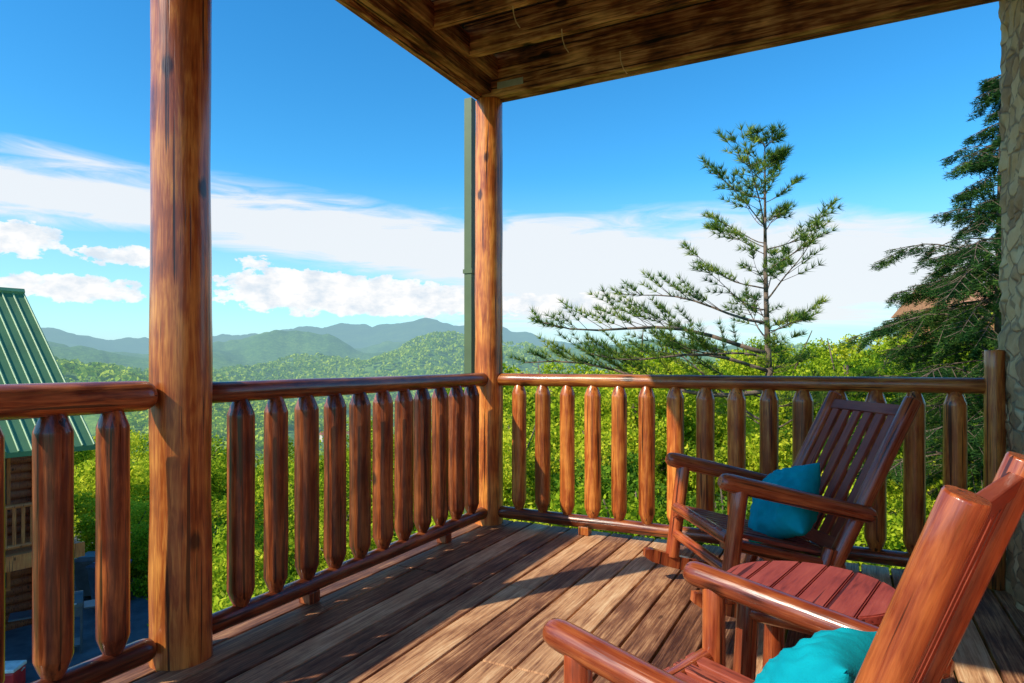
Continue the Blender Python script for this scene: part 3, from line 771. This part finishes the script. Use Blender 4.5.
# ------------------------------------------------------------------ CONIFERS
def conifer(name, gx, gy, ztop, branch_fn, mat, needle, tuftn, lab, seed, lean=(0, 0), sub_step=.11, droop=False, tr=.13, wfac=.055):
    rng = np.random.default_rng(seed); rnd = random.Random(seed)
    x, y = W(gx, gy); zb = gh(gx, gy)-.2
    e = root(name, (x, y, zb), YAW, lab, name.replace('_', ' '))
    H = ztop-zb; m = MB()
    def tp(z):
        t = z/H; return Vector((lean[0]*(t-.5)+.06*math.sin(t*7), lean[1]*t+.05*math.cos(t*5), z))
    n = 22
    for i in range(n):
        a, b = H*i/n, H*(i+1)/n
        m.prism(tp(a), tp(b), tr*(1-a/H*.93), tr*(1-b/H*.93), 9)
    tufts = []; dirs = []
    for (z, az, L, rise, curl) in branch_fn(rnd, H):
        p0 = tp(z); h = Vector((math.sin(az), math.cos(az), 0)); side = Vector((h.y, -h.x, 0)); wob = rnd.uniform(-.18, .18)
        ph = rnd.uniform(0, 6)
        def bpnt(s): return p0+h*L*s+side*(wob*L*s*s)+Vector((0, 0, L*(rise*s+curl*s*s)+.04*L*math.sin(s*6+ph)))
        K = 8; r0 = max(.008, L*.011)
        for k in range(K): m.prism(bpnt(k/K), bpnt((k+1)/K), r0*(1-k/K*.8), r0*(1-(k+1)/K*.8), 5)
        s = .30 if L > 1 else .15
        if droop: s = .16
        while s < 1.0:
            for sg in (1, -1):
                if rnd.random() < (.20 if droop else .24): continue
                l2 = L*.34*(1.15-s)*rnd.uniform(.5, 1.35)+.12
                d = (h*rnd.uniform(.6, 1.1)+side*sg*rnd.uniform(.5, 1.0)).normalized()
                up = rnd.uniform(.10, .75) if not droop else rnd.uniform(-.7, -.1)
                q0 = bpnt(s); q1 = q0+d*l2+Vector((0, 0, up*l2))
                m.prism(q0, q1, .006, .003, 4)
                nn = max(2, int(l2/sub_step)+1)
                for k in range(nn):
                    f = (k+.6)/nn
                    if f < .3 and not droop: continue
                    tufts.append(q0.lerp(q1, f)); dirs.append((q1-q0).normalized())
            s += rnd.uniform(.6, 1.2)*(.175 if not droop else .155)/max(L, .7)
        for k in range(4): tufts.append(bpnt(.85+.05*k)); dirs.append((bpnt(1)-bpnt(.8)).normalized())
    m.obj('trunk', M_BARK, e, True)
    T = np.array([tuple(t) for t in tufts]); D = np.array([tuple(t) for t in dirs]); k = len(T)
    T = np.repeat(T, tuftn, 0); D = np.repeat(D, tuftn, 0); n = len(T)
    d = rand_unit(rng, n)+D*(.9 if not droop else .35)+np.array([0, 0, .55 if not droop else -.1]); d /= np.linalg.norm(d, axis=1)[:, None]
    if droop:
        T = T+D*rng.uniform(-.5, .5, (n, 1))*sub_step+np.array([0, 0, -1])*rng.uniform(0, .10, (n, 1)); d[:, 2] *= .6
    L = (needle*rng.uniform(.7, 1.2, n))[:, None]
    w = np.cross(d, rand_unit(rng, n)); w /= np.linalg.norm(w, axis=1)[:, None]; w *= needle*wfac
    V = np.stack([T-w, T+w, T+d*L], 1).reshape(-1, 3)
    finish(bpy.data.objects.new('crown', npmesh('crown', V, 3, mat)), e)
def pine_br(rnd, H):
    out = []; z = H-.10
    while z > H-5.4:
        t = H-z; nb = 4 if t < 1.2 else rnd.choice([3, 3, 4])
        a0 = rnd.uniform(0, 6.28)
        for i in range(nb):
            az = a0+i*2*math.pi/nb+rnd.uniform(-.7, .7)
            lf = .5-.5*math.sin(az)
            L = (.22+.50*t) if t < 2.2 else 1.3+.14*(t-2.2)
            L *= (.75+.60*lf)*rnd.uniform(.45, 1.25)
            out.append((z+rnd.uniform(-.15, .15), az, L, rnd.uniform(.25, .75) if t < 2 else rnd.uniform(.0, .45), rnd.uniform(.05, .35)))
        z -= rnd.uniform(.27, .48)
    for zz, L, az, rs in ((H-3.75, 4.2, -1.62, .08), (H-4.1, 3.4, -1.9, .04), (H-3.2, 2.6, -1.35, .16), (H-4.5, 4.5, -1.50, .04)):
        out.append((zz, az, L, rs, .06))
    return out
conifer('pine_tree', 4.77, 12.0, 5.15, pine_br, M_PINE, .155, 19, 'tall open pine with long airy limbs behind the railing', 11, lean=(-.35, 0), wfac=.042)
def hem_br(rnd, H):
    out = []; z = H-.1
    while z > H-8.0:
        t = H-z; nb = 6
        a0 = rnd.uniform(0, 6.28)
        for i in range(nb):
            az = a0+i*2*math.pi/nb+rnd.uniform(-.5, .5)
            L = min(2.1, .15+.42*t)*rnd.uniform(.5, 1.2)
            out.append((z+rnd.uniform(-.08, .08), az, L, rnd.uniform(.15, .65), -.55))
        z -= rnd.uniform(.19, .34)
    return out
conifer('hemlock_tree', 6.85, 9.2, 5.2, hem_br, M_HEM, .08, 22, 'dark drooping hemlock tree beside the stone column', 31, sub_step=.058, droop=True, tr=.11, wfac=.07)

# ------------------------------------------------------------------ CAMERA
cam = bpy.data.cameras.new('camera'); co = bpy.data.objects.new('camera', cam); COL.objects.link(co)
co.location = (CAMX, CAMY, CAMZ); co.rotation_euler = (R(90), 0, YAW)
cam.sensor_width = 36; cam.lens = 655/1024*36; cam.shift_y = .020; cam.clip_end = 40000; cam.clip_start = .05
scene.camera = co

# ------------------------------------------------------------------ LIGHT
EL = R(40.5); tx, ty = .54, .8417
sun = bpy.data.lights.new('sun', 'SUN'); sun.energy = 5.0; sun.angle = R(.6); sun.color = (1, .90, .73)
so = bpy.data.objects.new('sun', sun); COL.objects.link(so)
so.rotation_mode = 'QUATERNION'
so.rotation_quaternion = Vector((tx*math.cos(EL), ty*math.cos(EL), -math.sin(EL))).to_track_quat('-Z', 'Y')
so.location = (0, 0, 20)

# ------------------------------------------------------------------ WORLD
w = bpy.data.worlds.new('World'); scene.world = w; w.use_nodes = True
T = NT.__new__(NT); T.t = w.node_tree; T.t.nodes.clear(); T.m = None
T.out = T.t.nodes.new('ShaderNodeOutputWorld')
sky = T.n('ShaderNodeTexSky', sky_type='NISHITA'); sky.sun_disc = False; sky.sun_elevation = EL; sky.sun_rotation = math.atan2(-tx, -ty)
sky.altitude = 400; sky.air_density = 1.0; sky.dust_density = .3; sky.ozone_density = 2.0
hs = T.n('ShaderNodeHueSaturation'); hs.inputs['Saturation'].default_value = 1.32; T.l(sky.outputs[0], hs.inputs['Color'])
skyc = T.mix(1.0, hs.outputs[0], (.85, 1.66, 1.72), 'MULTIPLY')
tc = T.n('ShaderNodeTexCoord'); vr = T.n('ShaderNodeVectorRotate', rotation_type='Z_AXIS'); vr.inputs['Angle'].default_value = -YAW
T.l(tc.outputs['Generated'], vr.inputs['Vector'])
sp = T.n('ShaderNodeSeparateXYZ'); T.l(vr.outputs[0], sp.inputs[0])
az = T.math('ARCTAN2', sp.outputs[0], sp.outputs[1]); el = T.math('ARCSINE', sp.outputs[2])
def blob(px, py, wx, wy, slope=0.0, amp=1.0):
    a0 = math.atan((px-512)/655); e0 = math.atan((362-py)/655*math.cos(a0)); ra = wx/655*math.cos(a0)**2; re = wy/655*math.cos(a0)
    da = T.math('SUBTRACT', az, a0); de = T.math('SUBTRACT', T.math('SUBTRACT', el, e0), T.math('MULTIPLY', da, slope))
    u = T.math('DIVIDE', da, ra); v = T.math('DIVIDE', de, re)
    d = T.math('SQRT', T.math('ADD', T.math('MULTIPLY', u, u), T.math('MULTIPLY', v, v)))
    mm = T.math('MAXIMUM', T.math('SUBTRACT', 1.0, d), 0.0)
    return T.math('MULTIPLY', mm, amp)
def msum(l):
    r = l[0]
    for q in l[1:]: r = T.math('ADD', r, q)
    return r
def gate(f, k): return T.math('MINIMUM', T.math('MULTIPLY', f, k), 1.0)
cv = T.n('ShaderNodeCombineXYZ'); T.l(az, cv.inputs[0]); T.l(el, cv.inputs[1])
ci = msum([blob(-40, 188, 260, 30, -.06, 1.3), blob(120, 200, 240, 32, -.13, 1.25), blob(300, 225, 230, 42, -.10, 1.3), blob(470, 250, 200, 44, -.03, 1.1),
           blob(660, 264, 280, 62, 0, 1.7), blob(870, 272, 260, 58, -.02, 1.6), blob(1150, 280, 300, 60, 0, 1.3), blob(80, 160, 130, 14, -.1, .6), blob(640, 310, 280, 45, 0, 1.2)])
n1 = T.noise(T.mapping(cv.outputs[0], (4.5, 26, 1)), 1.5, 7, .62, .9)
fc = T.math('ADD', ci, T.math('MULTIPLY', T.math('MULTIPLY', T.math('SUBTRACT', n1, .47), 2.6), gate(ci, 3.0)))
fcir = T.ramp(fc, [(.08, (0, 0, 0)), (.55, (.42, .42, .42)), (1.0, (.95, .95, .95))], 'LINEAR')
cu = msum([blob(15, 236, 62, 26, 0, 1.6), blob(120, 256, 60, 14, 0, 1.4), blob(70, 288, 120, 18, 0, 1.6), blob(255, 263, 26, 11, 0, 1.2), blob(330, 294, 155, 26, 0, 1.9),
           blob(420, 302, 130, 18, 0, 1.7), blob(300, 282, 60, 16, 0, 1.5), blob(580, 306, 130, 18, 0, 1.1)])
n2 = T.noise(T.mapping(cv.outputs[0], (1, 1.6, 1)), 34, 6, .6, .2)
fu = T.math('ADD', cu, T.math('MULTIPLY', T.math('MULTIPLY', T.math('SUBTRACT', n2, .5), 3.0), gate(cu, 4.0)))
fcum = T.ramp(fu, [(.34, (0, 0, 0)), (.55, (.85, .85, .85)), (.85, (1, 1, 1))], 'EASE')
hz = T.ramp(T.math('MULTIPLY', el, 3.0), [(0.0, (.85, .85, .85)), (.30, (.42, .42, .42)), (.85, (0, 0, 0))], 'EASE')
S = .135
k = 1/S
col = T.mix(hz, skyc, (.60*k, .82*k, .95*k))
col = T.mix(fcir, col, (.88*k, .92*k, .96*k))
ccol = T.ramp(T.noise(T.mapping(cv.outputs[0], (1, 1.6, 1)), 26, 4, .6), [(.34, (.72, .81, .90)), (.55, (1, 1, 1))])
ccs = T.n('ShaderNodeVectorMath', operation='SCALE'); T.l(ccol, ccs.inputs[0]); ccs.inputs['Scale'].default_value = k*1.02
col = T.mix(fcum, col, ccs.outputs[0])
bg = T.n('ShaderNodeBackground'); T.l(col, bg.inputs[0]); bg.inputs[1].default_value = S
T.l(bg.outputs[0], T.out.inputs[0])
scene.view_settings.view_transform = 'Standard'; scene.view_settings.look = 'None'; scene.view_settings.exposure = 0
